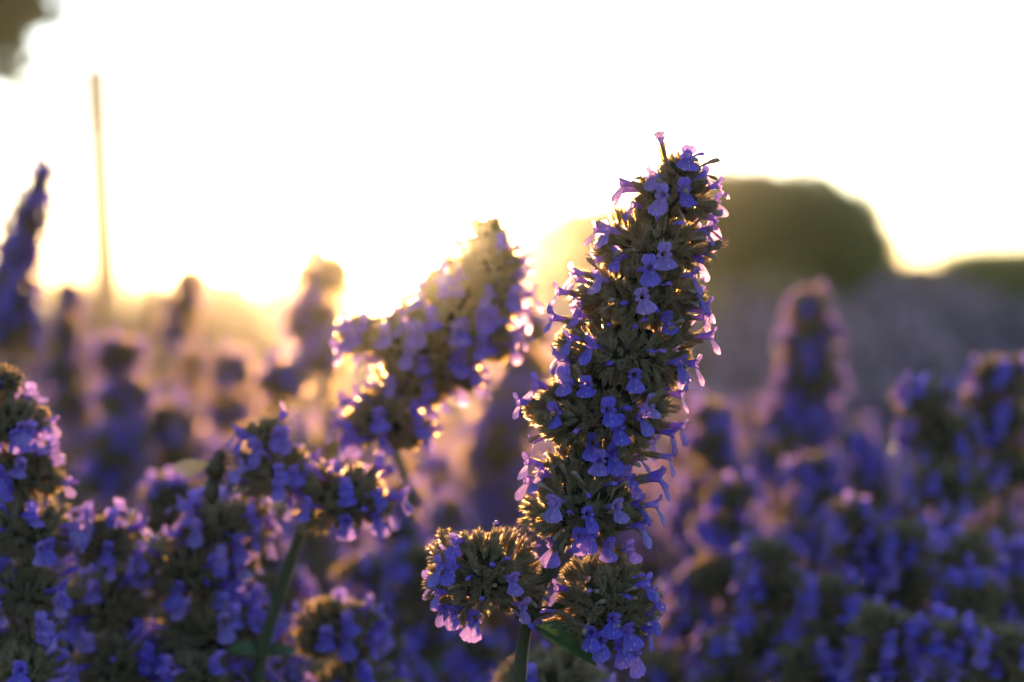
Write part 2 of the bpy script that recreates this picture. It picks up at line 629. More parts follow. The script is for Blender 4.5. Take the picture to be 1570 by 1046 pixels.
# ------------------------------------------------------------------ ground
m, n, l = new_mat('soil')
out = n.new('ShaderNodeOutputMaterial'); pr = n.new('ShaderNodeBsdfPrincipled'); pr.inputs['Roughness'].default_value = .95
tc = n.new('ShaderNodeTexCoord'); nz = n.new('ShaderNodeTexNoise'); nz.inputs['Scale'].default_value = 1.3; nz.inputs['Detail'].default_value = 8
l.new(tc.outputs['Object'], nz.inputs['Vector'])
rp = ramp(n, [(.3, (.060, .052, .034)), (.5, (.115, .095, .065)), (.7, (.085, .095, .045))])
l.new(nz.outputs['Fac'], rp.inputs[0]); l.new(rp.outputs[0], pr.inputs['Base Color'])
bp = n.new('ShaderNodeBump'); bp.inputs['Distance'].default_value = .05; l.new(nz.outputs['Fac'], bp.inputs['Height']); l.new(bp.outputs[0], pr.inputs['Normal'])
l.new(pr.outputs[0], out.inputs['Surface'])
M_SOIL = m


def ground_mesh():
    xs = np.unique(np.concatenate([np.linspace(-1500, -30, 12), np.linspace(-30, 30, 61), np.linspace(30, 1500, 12)]))
    ys = np.unique(np.concatenate([np.linspace(-600, -4, 8), np.linspace(-4, 60, 65), np.linspace(60, 2400, 16)]))
    X, Y = np.meshgrid(xs, ys)
    Z = .02 * np.sin(X * 1.7 + Y * .6) * np.cos(Y * 1.1 - X * .4) * (np.abs(X) < 35)
    v = np.stack([X, Y, Z], axis=-1).reshape(-1, 3)
    nx, ny = len(xs), len(ys)
    idx = np.arange(nx * ny).reshape(ny, nx)
    a, b, c, d = idx[:-1, :-1].ravel(), idx[:-1, 1:].ravel(), idx[1:, 1:].ravel(), idx[1:, :-1].ravel()
    t = np.concatenate([np.stack([a, b, c], 1), np.stack([a, c, d], 1)])
    return mesh('ground', v, t, [M_SOIL])


tag(obj('ground', ground_mesh()), 'dry brown soil of the flower field', kind='structure')

m, n, l = new_mat('pale_path')
out = n.new('ShaderNodeOutputMaterial'); pr = n.new('ShaderNodeBsdfPrincipled'); pr.inputs['Roughness'].default_value = .9
tc = n.new('ShaderNodeTexCoord'); nz = n.new('ShaderNodeTexNoise'); nz.inputs['Scale'].default_value = 4; nz.inputs['Detail'].default_value = 8
l.new(tc.outputs['Object'], nz.inputs['Vector'])
rp = ramp(n, [(.3, (.20, .20, .20)), (.7, (.32, .32, .31))])
l.new(nz.outputs['Fac'], rp.inputs[0]); l.new(rp.outputs[0], pr.inputs['Base Color']); l.new(pr.outputs[0], out.inputs['Surface'])
M_PATH = m
s = T()
pts = []
for j in range(31):
    f = j / 30
    x = -9 + 9.6 * f
    yc = 13.5 - 2.5 * f + .4 * math.sin(f * 9)
    w = 3.4 * (1 - .55 * f) + .25 * math.sin(f * 23)
    for i in range(5):
        u = -1 + i / 2
        pts.append((x, yc + u * w, .05 - .012 * u * u))
s.grid(pts, 5, 31, 0)
tag(obj('path', s.mesh('path', [M_PATH])), 'pale gravel path beyond the flowers', kind='structure')

# ------------------------------------------------------------------ hedges, scrub, tree, pole far behind
M_HEDGE = leafy('hedge_leaf', [(.15, (.020, .058, .010)), (.6, (.036, .095, .015)), (1, (.062, .13, .022))], (.14, .36, .03), .3, .6, 2, 'attr')
M_SCRUB = leafy('scrub_leaf', [(.15, (.050, .032, .034)), (.6, (.085, .056, .058)), (1, (.12, .08, .08))], (.26, .15, .14), .2, .7, 2, 'attr')
M_STRAW = leafy('straw', [(.1, (.22, .17, .06)), (.6, (.34, .27, .10)), (1, (.30, .32, .09))], (.75, .60, .16), .5, .6, 4, 'attr')
M_BARK = leafy('bark', [(.2, (.05, .038, .028)), (.9, (.12, .095, .07))], (.1, .08, .05), .02, .9, 9, 'obj', bump=1.0)
m_, n, l = new_mat('pole_wood')
out = n.new('ShaderNodeOutputMaterial'); pr = n.new('ShaderNodeBsdfPrincipled'); pr.inputs['Roughness'].default_value = .8
tc = n.new('ShaderNodeTexCoord'); mp = n.new('ShaderNodeMapping'); mp.inputs['Scale'].default_value = (30, 30, 1.5)
nz = n.new('ShaderNodeTexNoise'); nz.inputs['Scale'].default_value = 1; nz.inputs['Detail'].default_value = 5
l.new(tc.outputs['Object'], mp.inputs[0]); l.new(mp.outputs[0], nz.inputs['Vector'])
rp = ramp(n, [(.3, (.05, .045, .035)), (.7, (.12, .105, .08))]); l.new(nz.outputs['Fac'], rp.inputs[0])
l.new(rp.outputs[0], pr.inputs['Base Color']); l.new(pr.outputs[0], out.inputs['Surface'])
M_POLE = m_


def leaf_cloud(pts, nrm, size, droop=.4):
    """Two-triangle leaves at the points, roughly facing along nrm."""
    n = len(pts)
    a = RNG.normal(0, 1, (n, 3)); a -= (a * nrm).sum(1)[:, None] * nrm; a /= np.linalg.norm(a, axis=1)[:, None]
    nn = nrm + RNG.normal(0, .55, (n, 3)); nn /= np.linalg.norm(nn, axis=1)[:, None]
    b = np.cross(nn, a); b /= np.linalg.norm(b, axis=1)[:, None]
    sz = size * RNG.uniform(.6, 1.3, n)[:, None]
    p0, p1, p2, p3 = pts - a * sz * .5, pts + b * sz * .28, pts + a * sz * .5, pts - b * sz * .28
    v = np.stack([p0, p1, p2, p3], 1).reshape(-1, 3)
    k = np.arange(n)[:, None] * 4
    t = np.concatenate([k + np.array([[0, 1, 2]]), k + np.array([[0, 2, 3]])])
    return v, t, np.repeat(RNG.random(n), 4)


def hedge(name, label, cat, blobs, nleaf, size, mat, base, trunks=True):
    """Clipped woody mass made of overlapping rounded bodies (centre, radii); leaves over and inside its surface."""
    root = empty(name, base)
    root['label'] = label; root['category'] = cat
    P_, N_ = [], []
    tot = sum(r[0] * r[2] for c, r in blobs)
    for c, r in blobs:
        k = int(nleaf * r[0] * r[2] / tot)
        d = RNG.normal(0, 1, (k, 3)); d /= np.linalg.norm(d, axis=1)[:, None]
        e = RNG.uniform(-1, 1, (k, 3)); e /= np.abs(e).max(1)[:, None]          # boxy, as if clipped
        e /= (np.abs(e) ** 6.0).sum(1)[:, None] ** (1 / 6.0)
        q = e * np.array(r) * (RNG.uniform(.80, 1.0, k) ** .6)[:, None]
        lump = 1 + .035 * np.sin(e[:, :1] * 7 + c[0]) * np.cos(e[:, 1:2] * 6) + .03 * np.sin(e[:, 2:] * 9 + c[1])
        p = q * lump + np.array(c)
        d = e ** 5; d /= np.linalg.norm(d, axis=1)[:, None]
        ok = p[:, 2] > .05
        P_.append(p[ok]); N_.append(d[ok])
    p = np.concatenate(P_); d = np.concatenate(N_)
    v, t, rn = leaf_cloud(p - np.array(base), d, size)
    obj('foliage', mesh('foliage', v, t, [mat], None, False, rn), root)['kind'] = 'stuff'
    # woody body behind the outer leaves
    for c, r in blobs:
        s = T(); pts = []
        for j in range(8):
            a = -math.pi / 2 + math.pi * j / 7
            for i in range(14):
                b = 2 * math.pi * i / 14
                e = np.array([math.cos(a) * math.cos(b), math.cos(a) * math.sin(b), math.sin(a)])
                e = np.sign(e) * np.abs(e) ** .62; e /= (np.abs(e) ** 5.5).sum() ** (1 / 5.5)
                q = e * np.array(r) * .90 * random.uniform(.96, 1.03) + np.array(c) - np.array(base)
                q[2] = max(q[2], .02)
                pts.append(q)
        s.grid(pts, 14, 8, 0, wrap=True)
        obj('inner_growth', s.mesh('inner_growth', [mat]), root)
    if trunks:
        for c, r in blobs:
            s = T()
            x, y = c[0] - base[0], c[1] - base[1]
            s.tube([(x, y, -.1), (x + .04, y, .3), (x - .03, y + .04, c[2])], [.06, .045, .03], 8)
            obj('trunk', s.mesh('trunk', [M_BARK]), root)
    return root


def hz(px0, px1, top, d, depth=2.0):
    """centre and radii for a body spanning those columns with its top at that row, standing on the ground at d."""
    a, b = P(px0, top, d), P(px1, top, d)
    h = a.z
    return ((a.x + b.x) / 2, d, h / 2 - .15), (abs(b.x - a.x) / 2, depth, h / 2 + .15)


HD = 15.0
hedge('tall_hedge', 'tall dark green clipped hedge with rounded flat top behind the sharp flower spike', 'hedge',
      [hz(1005, 1308, 256, HD, .9), hz(1080, 1200, 251, HD - .2, .6), hz(1250, 1338, 288, HD - .1, .8), hz(1290, 1360, 334, HD - .1, .7), hz(1310, 1440, 398, HD - .2, .6)], 42000, .055, M_HEDGE, (P(1180, 400, HD).x, HD, 0))
hedge('lower_hedge', 'lower hedge sloping down towards the sun glow, left of the tall hedge', 'hedge',
      [hz(905, 1090, 296, HD + .3, .8), hz(840, 960, 310, HD + .4, .7), hz(770, 880, 326, HD + .5, .7), hz(715, 800, 372, HD + .5, .6)], 34000, .055, M_HEDGE, (P(880, 400, HD).x, HD + 1, 0))
hedge('low_green_hedge', 'low dark green hedge at the right edge on the horizon', 'hedge',
      [hz(1450, 1640, 382, 19, .9), hz(1330, 1500, 406, 19.3, .7)], 24000, .06, M_HEDGE, (P(1520, 400, 19).x, 19, 0))

# brown scrub along the left horizon: one uncountable mass
bl = []
for px0, px1, top in ((-160, 60, 432), (40, 190, 434), (170, 330, 424), (270, 420, 412), (370, 560, 398), (500, 660, 404), (620, 780, 412)):
    bl.append(hz(px0, px1, top, 16 + random.uniform(-.6, .6), .8))
P_, N_ = [], []
for c, r in bl:
    k = 4200
    d = RNG.normal(0, 1, (k, 3)); d /= np.linalg.norm(d, axis=1)[:, None]
    q = d * np.array(r) * (RNG.uniform(.55, 1.0, k) ** .5)[:, None] * (1 + .07 * np.sin(d[:, :1] * 9 + c[0])) + np.array(c)
    ok = q[:, 2] > .02
    P_.append(q[ok]); N_.append(d[ok])
v, t, rn = leaf_cloud(np.concatenate(P_), np.concatenate(N_), .06)
o = obj('scrub', mesh('scrub', v, t, [M_SCRUB], None, False, rn))
tag(o, 'dark brown band of scrub along the left horizon', 'scrub', kind='stuff')

# far line of low growth closing the horizon
P_, N_ = [], []
for k in range(46):
    x = -70 + 150 * k / 45 + random.uniform(-1, 1)
    r = (3.6, 2.0, random.uniform(.7, 1.15))
    c = (x, 135 + random.uniform(-8, 8), .3)
    d = RNG.normal(0, 1, (500, 3)); d /= np.linalg.norm(d, axis=1)[:, None]
    q = d * np.array(r) * (RNG.uniform(.5, 1.0, 500) ** .5)[:, None] + np.array(c)
    ok = q[:, 2] > .02
    P_.append(q[ok]); N_.append(d[ok])
v, t, rn = leaf_cloud(np.concatenate(P_), np.concatenate(N_), .45)
tag(obj('far_scrub', mesh('far_scrub', v, t, [M_HEDGE], None, False, rn)), 'thin far line of low scrub on the horizon', 'scrub', kind='stuff')

# sunlit dry grass in front of the hedges
k = 9000
gx = RNG.uniform(.7, 1.9, k); gy = RNG.uniform(12.6, 13.8, k)
h = RNG.uniform(.75, 1.12, k) * (0.85 + .22 * np.sin(gx * 5.1) * np.cos(gy * 3 + gx * 2))
w = .006
an = RNG.uniform(0, 6.28, k)
lx, ly = RNG.normal(0, .06, k), RNG.normal(0, .06, k)
b0 = np.stack([gx - w * np.cos(an), gy - w * np.sin(an), np.zeros(k)], 1)
b1 = np.stack([gx + w * np.cos(an), gy + w * np.sin(an), np.zeros(k)], 1)
tp = np.stack([gx + lx, gy + ly, h], 1)
v = np.stack([b0, b1, tp], 1).reshape(-1, 3)
tag(obj('dry_grass', mesh('dry_grass', v, np.arange(3 * k).reshape(-1, 3), [M_STRAW], None, False, np.repeat(RNG.random(k), 3))),
    'sunlit dry yellow grass at the foot of the hedges', 'grass', kind='stuff')

# tree reaching into the top left corner
td = 9.0
tb = P(-330, 400, td); tb.z = 0
tree = empty('tree', tb)
tag(tree, 'tree whose leafy branch hangs into the top left corner', 'tree')
s = T()
s.tube([(0, 0, -.1), (.03, 0, .9), (-.04, .05, 1.8), (.02, .0, 2.9)], [.15, .12, .10, .05], 10)
obj('trunk', s.mesh('trunk', [M_BARK]), tree)
clumps = []
tips = [P(-30, 10, td), P(8, 48, td), P(30, 0, td + .1), P(-60, 50, td), P(-120, 80, td - .2), P(-220, -60, td), P(-330, -160, td + .2), P(-450, -20, td - .3), P(60, -40, td), P(-20, -110, td + .3), P(-560, 60, td)]
for q in tips:
    s = T()
    e = q - tb
    s.tube([(0, 0, 1.35 + random.uniform(-.1, .5)), e * .5 + Vector((0, 0, 1.1)) * .55, e], [.045, .025, .008], 7)
    obj('limb', s.mesh('limb', [M_BARK]), tree)
    for c in range(30):
        clumps.append((e + Vector(RNG.normal(0, .085, 3)), random.uniform(.03, .08)))
P_, N_ = [], []
for c, r in clumps:
    d = RNG.normal(0, 1, (46, 3)); d /= np.linalg.norm(d, axis=1)[:, None]
    P_.append(np.array(c) + d * r * RNG.uniform(.3, 1, (46, 1))); N_.append(d)
v, t, rn = leaf_cloud(np.concatenate(P_), np.concatenate(N_), .045)
obj('crown', mesh('crown', v, t, [M_HEDGE], None, False, rn), tree)['kind'] = 'stuff'

# leaning pole
pd = 21.0
pb, pt_ = P(163, 428, pd), P(145, 98, pd)
pb = pb + (pb - pt_) * (pb.z / (pt_.z - pb.z))
pole = empty('pole', pb)
tag(pole, 'thin dark leaning pole standing against the white sky on the left', 'pole')
ax = pt_ - pb
s = T()
s.tube([ax * -.02, ax * .3, ax * .55, ax * .80], [.15, .15, .14, .135], 12)
obj('shaft', s.mesh('shaft', [M_POLE]), pole)
s = T()
s.tube([ax * .79, ax * .80, ax * .985, ax], [.135, .145, .145, .12], 12)
obj('head', s.mesh('head', [M_POLE]), pole)

# ------------------------------------------------------------------ the tall sharp flower spike
D0 = 0.56
px = D0 / F
HW = [(745, 880, 86, 74), (928, 925, 76, 80), (893, 775, 88, 72), (905, 702, 66, 36), (918, 628, 108, 80), (962, 535, 100, 70), (984, 452, 94, 62),
      (1003, 376, 84, 56), (1030, 306, 66, 48), (1044, 262, 40, 32)]
HF = """1009 309 1045 299 1050 249 1014 398 991 417 942 401 926 361 965 323 949 290 1103 292 1084 363 1072 406 913 435 875 424 852 455
886 472 981 462 1081 276 995 279 1071 458 1084 478 1018 494 843 494 880 487 869 526 900 535 860 555 968 580 929 629 943 656 994 622 982 641 849 635
817 596 863 586 794 623 1080 494 1090 523 1067 566 1041 563 1030 672 1044 660 1027 707 1011 732 906 681 916 707 938 698 806 712 826 730 961 730
1044 612 847 771 901 786 885 822 903 816 944 776 967 743 1014 740 984 779 1008 779 986 812 967 845 931 839 847 842 787 884 699 829 673 869 693 865 670 912
676 938 696 938 727 950 802 931 851 905 936 945 903 968 919 978 961 965 994 898 1003 917 1000 945 996 971 951 988 974 1005 895 590 1062 430""".split()
HF = [(int(HF[i]), int(HF[i + 1])) for i in range(0, len(HF), 2)]
HB = [(1075, 242), (969, 503), (984, 494), (1012, 540), (994, 540), (958, 626), (762, 802), (813, 961), (832, 938), (900, 756), (755, 860), (985, 880), (720, 880), (870, 780), (930, 560), (975, 420), (1040, 350), (1060, 320), (905, 600), (940, 740), (780, 850), (740, 910), (900, 900), (960, 910), (1000, 480), (930, 500), (1020, 440), (1002, 340), (950, 470), (1020, 600), (880, 660)]
base = P(770, 1046, D0); base.z = 0; base.x -= .03; base.y += .02
hero = empty('flower_spike', base)
tag(hero, 'tall sharply focused violet catmint spike leaning right, in front of the hedge', 'flower')
heads = []
ALLC = []
for (cx, cy, rx, rz) in HW:
    c = P(cx, cy, D0)
    r = (rx * px, rx * px * .95, rz * px)
    n_ = int(4 * math.pi * (r[0] * 1000) ** 1.2 * (r[2] * 1000) ** .8 / 3.9)
    fr = calyx_frames(*r, n_, .68 if rz > 50 else .6, jit=.2, rough=.17)
    heads.append([c, r, fr, (cx, cy, rx, rz)])
    for k, f in enumerate(fr):
        ALLC.append((f[2][1] + RNG.normal(0, .12), len(heads) - 1, k))
ALLC.sort()
single = set((h, k) for _, h, k in ALLC[:300])           # the 300 that face the viewer most
for hi, (c, r, fr, _) in enumerate(heads):
    rest = [f for k, f in enumerate(fr) if (hi, k) not in single]
    h = obj('flower_head', head_mass('flower_head', *r, rest), hero, c - base)
    h['kind'] = 'stuff'
    heads[hi].append(h)
    for k, (A, o, u) in enumerate(fr):
        if (hi, k) in single:
            obj('calyx', random.choice(CALYX_ME), h, mat=mat44(A, o))


def hero_flower(fx, fy, bud=False):
    best = min(range(len(heads)), key=lambda i: ((fx - heads[i][3][0]) / heads[i][3][2]) ** 2 + ((fy - heads[i][3][1]) / heads[i][3][3]) ** 2)
    c, r, fr, (cx, cy, rx, rz), h = heads[best]
    u, w = (fx - cx) / rx, (cy - fy) / rz
    q = u * u + w * w * .8
    depth = -math.sqrt(max(0.04, 1 - q)) * r[1]
    pos = P(fx, fy, D0) - c
    fd = np.array([u * 1.05, -max(.5, math.sqrt(max(0.0, 1 - min(1, u * u)))), .10 + .25 * w + RNG.normal(0, .12)])
    A = frame(fd, (RNG.normal(0, .12), RNG.normal(0, .1), 1)) * RNG.uniform(.92, 1.16)
    if bud:
        A = A * RNG.uniform(.6, .9)
    tgt = np.array([pos.x, depth - .0028, pos.z])
    o = tgt - A @ np.array([0, 3.4 * MM, -1.3 * MM])
    add_flower(h, random.choice(BUD_ME if bud else FLOWER_ME), A, o)
    # the calyx it comes from
    obj('calyx', random.choice(CALYX_ME), h, mat=mat44(A, o - A[:, 1] * 5.4 * MM)) if not bud else None


for q in HF: hero_flower(*q)
for q in HB: hero_flower(*q, bud=True)
h_, c_ = heads[-1][4], heads[-1][0]                    # the bud standing up alone at the very tip
A = frame((-.22, -.25, 1.0), (0, -1, .2))
q = P(1021, 254, D0) - c_
obj('calyx', CALYX_ME[0], h_, mat=mat44(A * .95, q))
add_flower(h_, FLOWER_ME[6], A * .8, np.array(q) + A[:, 1] * 4.2 * MM)


def scatter_flowers(h, r, n_, front=False, back=False, bud=.12, size=1.0):
    for k in range(n_):
        a = RNG.uniform(0, 2 * math.pi)
        if back: a = RNG.uniform(.1, math.pi - .1)
        e = math.asin(RNG.uniform(-.62, .55))
        d = np.array([math.cos(a) * math.cos(e), math.sin(a) * math.cos(e), math.sin(e)])
        fd = d * np.array([1, 1, .5]) + np.array([0, 0, .12]) + RNG.normal(0, .12, 3)
        isb = RNG.random() < bud
        A = frame(fd, (RNG.normal(0, .15), RNG.normal(0, .15), 1)) * size * RNG.uniform(.85, 1.1)
        o = d * np.array(r) * 1.0 - A[:, 1] * .8 * MM
        add_flower(h, random.choice(BUD_ME if isb else FLOWER_ME), A, o)


for (c, r, fr, w_, h) in heads:
    for k in range(9 if w_[2] > 60 else 4):
        a, e = RNG.uniform(math.pi * .95, math.pi * 2.05), math.asin(RNG.uniform(-.5, .7))
        d_ = np.array([math.cos(a) * math.cos(e), math.sin(a) * math.cos(e), math.sin(e)])
        A = frame(d_ + RNG.normal(0, .25, 3), (RNG.normal(0, .3), 0, 1)) * RNG.uniform(.6, .95)
        w_o = obj('wilted_flower', random.choice(WILT_ME), h, mat=mat44(A, d_ * np.array(r) * .96))
        w_o['label'] = 'pale brown wilted flower'
    scatter_flowers(h, r, 7 if w_[2] > 60 else 3, back=True)
st = [Vector((0, 0, -.01)), Vector((.02, -.01, .45)), P(797, 1050, D0 + .006) - base, P(806, 965, D0 + .006) - base, P(838, 880, D0) - base, P(885, 775, D0) - base,
      P(918, 630, D0) - base, P(985, 450, D0) - base, P(1030, 300, D0) - base, P(1044, 258, D0) - base]
obj('stem', stem_mesh('stem', st, .0018, .0011), hero)
for (a_, b_) in ((838, 745), (838, 928)):
    s = T(); q0 = P(815, 945, D0) - base
    s.tube([q0, (q0 + (P(b_, 900, D0) - base)) / 2, P(b_, 890, D0) - base], [.0012, .0010, .0009], 6)
    obj('side_stem', s.mesh('side_stem', [M_STEM]), hero)
lf = obj('leaf', leaf_mesh('leaf', .0175, .0042, .35, .75, 8), hero)
q = P(824, 962, D0 - .004) - base
A = frame((1.0, -.35, -.28), (0.15, -.75, 1))
lf.matrix_local = mat44(A, q)
for k in range(6):
    z = .25 + .09 * k
    for sd in (0, math.pi):
        a = k * 1.57 + sd + .4
        A = frame((math.cos(a), math.sin(a), .15)) * random.uniform(1.1, 1.5)
        q = st[0].lerp(st[1], z / .45) if z < .45 else st[1].lerp(st[2], (z - .45) / (.9 - .45))
        obj('leaf', random.choice(LEAF_ME), hero, mat=mat44(A, q))


# ------------------------------------------------------------------ neighbouring plants whose flowers can still be told apart
def plant(label, d, whorls, group=None, stem=None, fl=20, stem_to=None, hair_only=False, leaves=6, bend=.03, fsize=1.0, cat='flower'):
    """whorls: (px, py, rx, rz) from the top down, at distance d; each a flower head with its own flowers."""
    cs = [P(x, y, d + random.uniform(-.01, .01)) for x, y, _, _ in whorls]
    low = cs[-1]
    base = Vector((low.x + random.uniform(-bend, bend), low.y + random.uniform(0, bend), 0)) if stem_to is None else stem_to
    root = empty('flower_spike', base)
    tag(root, label, cat, group)
    k_ = d / F
    for c, (x, y, rx, rz) in zip(cs, whorls):
        r = (rx * k_, rx * k_ * .95, rz * k_ * (1.2 if d > 1.05 else 1.0))
        h = obj('flower_head', random.choice(HEAD_ME), root)
        M = Matrix.Translation(c - base) @ Matrix.Rotation(random.uniform(0, 6.28), 4, 'Z')
        HM = M @ Matrix.Diagonal((r[0] / UR, r[1] / UR, r[2] / (UR * .8), 1))
        h.matrix_local = HM
        h['kind'] = 'stuff'
        nf = max(4, int(fl * (1.25 if d < 1.05 else 1.7) * (rx * k_ / .014) ** 1.5))
        inv = HM.inverted()
        for i in range(nf):
            a = RNG.uniform(0, 2 * math.pi); e = math.asin(RNG.uniform(-.6, .93))
            dd = np.array([math.cos(a) * math.cos(e), math.sin(a) * math.cos(e), math.sin(e)])
            fd = dd * np.array([1, 1, .5]) + np.array([0, 0, .1]) + RNG.normal(0, .12, 3)
            A = frame(fd, (RNG.normal(0, .15), RNG.normal(0, .15), 1)) * fsize * RNG.uniform(.95, 1.25)
            o = np.array(c - base) + dd * np.array(r) - A[:, 1] * .8 * MM
            f = bpy.data.objects.new('flower', random.choice(BUD_ME if RNG.random() < .1 else FLOWER_ME))
            COL.objects.link(f)
            f.parent = h
            f.matrix_local = inv @ mat44(A, o)
    pts = [Vector((0, 0, -.01)), (low - base) * .55 + Vector((random.uniform(-.01, .01), 0, 0))] + [c - base for c in reversed(cs)]
    if stem:
        pts = [Vector((0, 0, -.01)), (P(*(tuple(stem[0]) + (d,))[:3]) - base) * .5] + [P(*(tuple(q) + (d,))[:3]) - base for q in stem]
    obj('stem', stem_mesh('stem', pts, .0022, .0011), root)
    for k in range(leaves):
        f = .35 + .6 * k / max(1, leaves - 1)
        for sd in (0, math.pi):
            a = k * 1.57 + sd + random.uniform(-.3, .3)
            A = frame((math.cos(a), math.sin(a), random.uniform(-.2, .4))) * random.uniform(.8, 1.5)
            obj('leaf', random.choice(LEAF_ME), root, mat=mat44(A, pts[1].lerp(pts[2], (f - .55) / .45) if f > .55 else pts[0].lerp(pts[1], f / .55)))
    return root


plant('glowing golden violet spike straight in front of the low sun', .68,
      [(745, 362, 38, 34), (752, 402, 46, 40), (718, 430, 70, 48), (764, 455, 40, 40), (692, 492, 82, 54), (748, 520, 46, 42), (560, 512, 42, 36), (628, 528, 64, 46), (690, 565, 50, 44), (630, 592, 56, 42), (592, 645, 68, 52)], fl=20, stem=[(650, 1100, 1.02), (640, 900, .97), (622, 740, .84), (602, 640, .69), (655, 560), (700, 480), (730, 410), (742, 365)], stem_to=Vector((P(650, 1046, 1.02).x, 1.03, 0)))
plant('soft olive spike with few lilac flowers half hidden left of the sharp spike', 1.3,
      [(812, 505, 32, 30), (800, 560, 44, 36), (782, 625, 52, 42), (762, 695, 54, 44), (750, 765, 54, 40)], fl=14)
C = plant('flower head on a bent bare stem with a backlit bee-side bud cluster, lower left centre', .66,
          [(412, 668, 34, 30), (425, 725, 60, 45), (530, 765, 74, 54)], fl=22, leaves=0, stem=[(395, 1046), (432, 900), (468, 792), (480, 740), (440, 715), (412, 665)], stem_to=Vector((P(380, 1046, .66).x, .665, 0)))
for x_, y_, fd_, sc_ in ((408, 1010, (-.55, -.6, .55), .36), (412, 1005, (.7, .5, .3), .3)):
    obj('leaf', LEAF_ME[2], C, mat=mat44(frame(fd_, (0, -.5, 1)) * sc_, P(x_, y_, .66) - C.location))
C['label'] = 'round violet flower head on a bare slanting stem, left of centre'
plant('violet flower head carrying the dark bee', .69, [(340, 806, 70, 46), (300, 872, 86, 58), (330, 965, 92, 60), (330, 1050, 92, 60)], fl=22)
plant('backlit violet spike cut off by the left edge', .63, [(8, 585, 26, 24), (22, 645, 48, 42), (36, 725, 62, 50), (40, 815, 66, 52), (45, 905, 60, 48), (40, 985, 52, 44)], fl=22)
plant('short violet flower head with pink lit top beside the left edge spike', .67, [(160, 830, 52, 44), (165, 925, 62, 54), (170, 1020, 66, 54)], fl=22)
plant('orange lit flower head in the bottom left corner', .62, [(38, 1030, 50, 44)], fl=14)
plant('green hairy flower head with one violet flower behind the sharp stem at the bottom edge', .67, [(850, 1046, 84, 52)], fl=5)
plant('violet flower head below the slanting bare stem, bottom left of centre', .71, [(515, 968, 66, 50), (545, 1060, 70, 50)], fl=17)
plant('tall blurred pink rimmed spike standing alone right of the sharp spike', 1.25,
      [(1240, 468, 28, 24), (1240, 520, 44, 34), (1238, 580, 54, 38), (1225, 645, 60, 40), (1215, 710, 60, 40)], fl=16)
plant('dark leaning thin spike silhouetted against the sky at the left edge', 1.15,
      [(70, 262, 11, 20), (60, 290, 19, 22), (48, 322, 27, 25), (34, 358, 30, 26), (26, 398, 34, 28), (16, 445, 40, 32), (12, 505, 46, 36)], fl=24)
plant('blurred pink edged tall spike near the left edge below the pole', 1.5, [(105, 455, 20, 24), (100, 510, 26, 28), (98, 570, 30, 30), (110, 625, 34, 30)], fl=14)
plant('blurred orange pink spike against the brown scrub right of the pole', 1.9, [(292, 430, 22, 20), (284, 470, 28, 24), (270, 510, 30, 24)], fl=14)
plant('golden blurred spike left of the sun glow', 1.15, [(498, 420, 44, 36), (482, 490, 46, 36), (500, 545, 40, 30)], fl=14)
plant('ring shaped pink flower head with blue centre left of centre', 1.1, [(436, 582, 38, 30)], fl=12)
plant('blurred round pink flower head beside the ring shaped one', 1.45, [(358, 568, 34, 30), (352, 630, 32, 30)], fl=14)
plant('blurred spike with blue middle above the left flower heads', 1.2, [(182, 545, 34, 28), (190, 610, 42, 34), (185, 680, 44, 36), (165, 735, 46, 30)], fl=15)
plant('blurred violet flower head left of the pale path patch', 1.3, [(255, 650, 40, 34), (262, 715, 48, 38)], fl=14)
plant('pink topped flower head between bee and left short head', .84, [(262, 762, 50, 36), (246, 820, 52, 40)], fl=16)
plant('bright pink topped violet clump at the right edge', .96, [(1535, 580, 46, 36), (1525, 640, 60, 46), (1540, 715, 62, 46)], fl=17)
plant('dark blue flower head left of the pink topped clump at the right edge', .93, [(1412, 612, 46, 32), (1440, 668, 58, 44), (1455, 745, 62, 46)], fl=17)

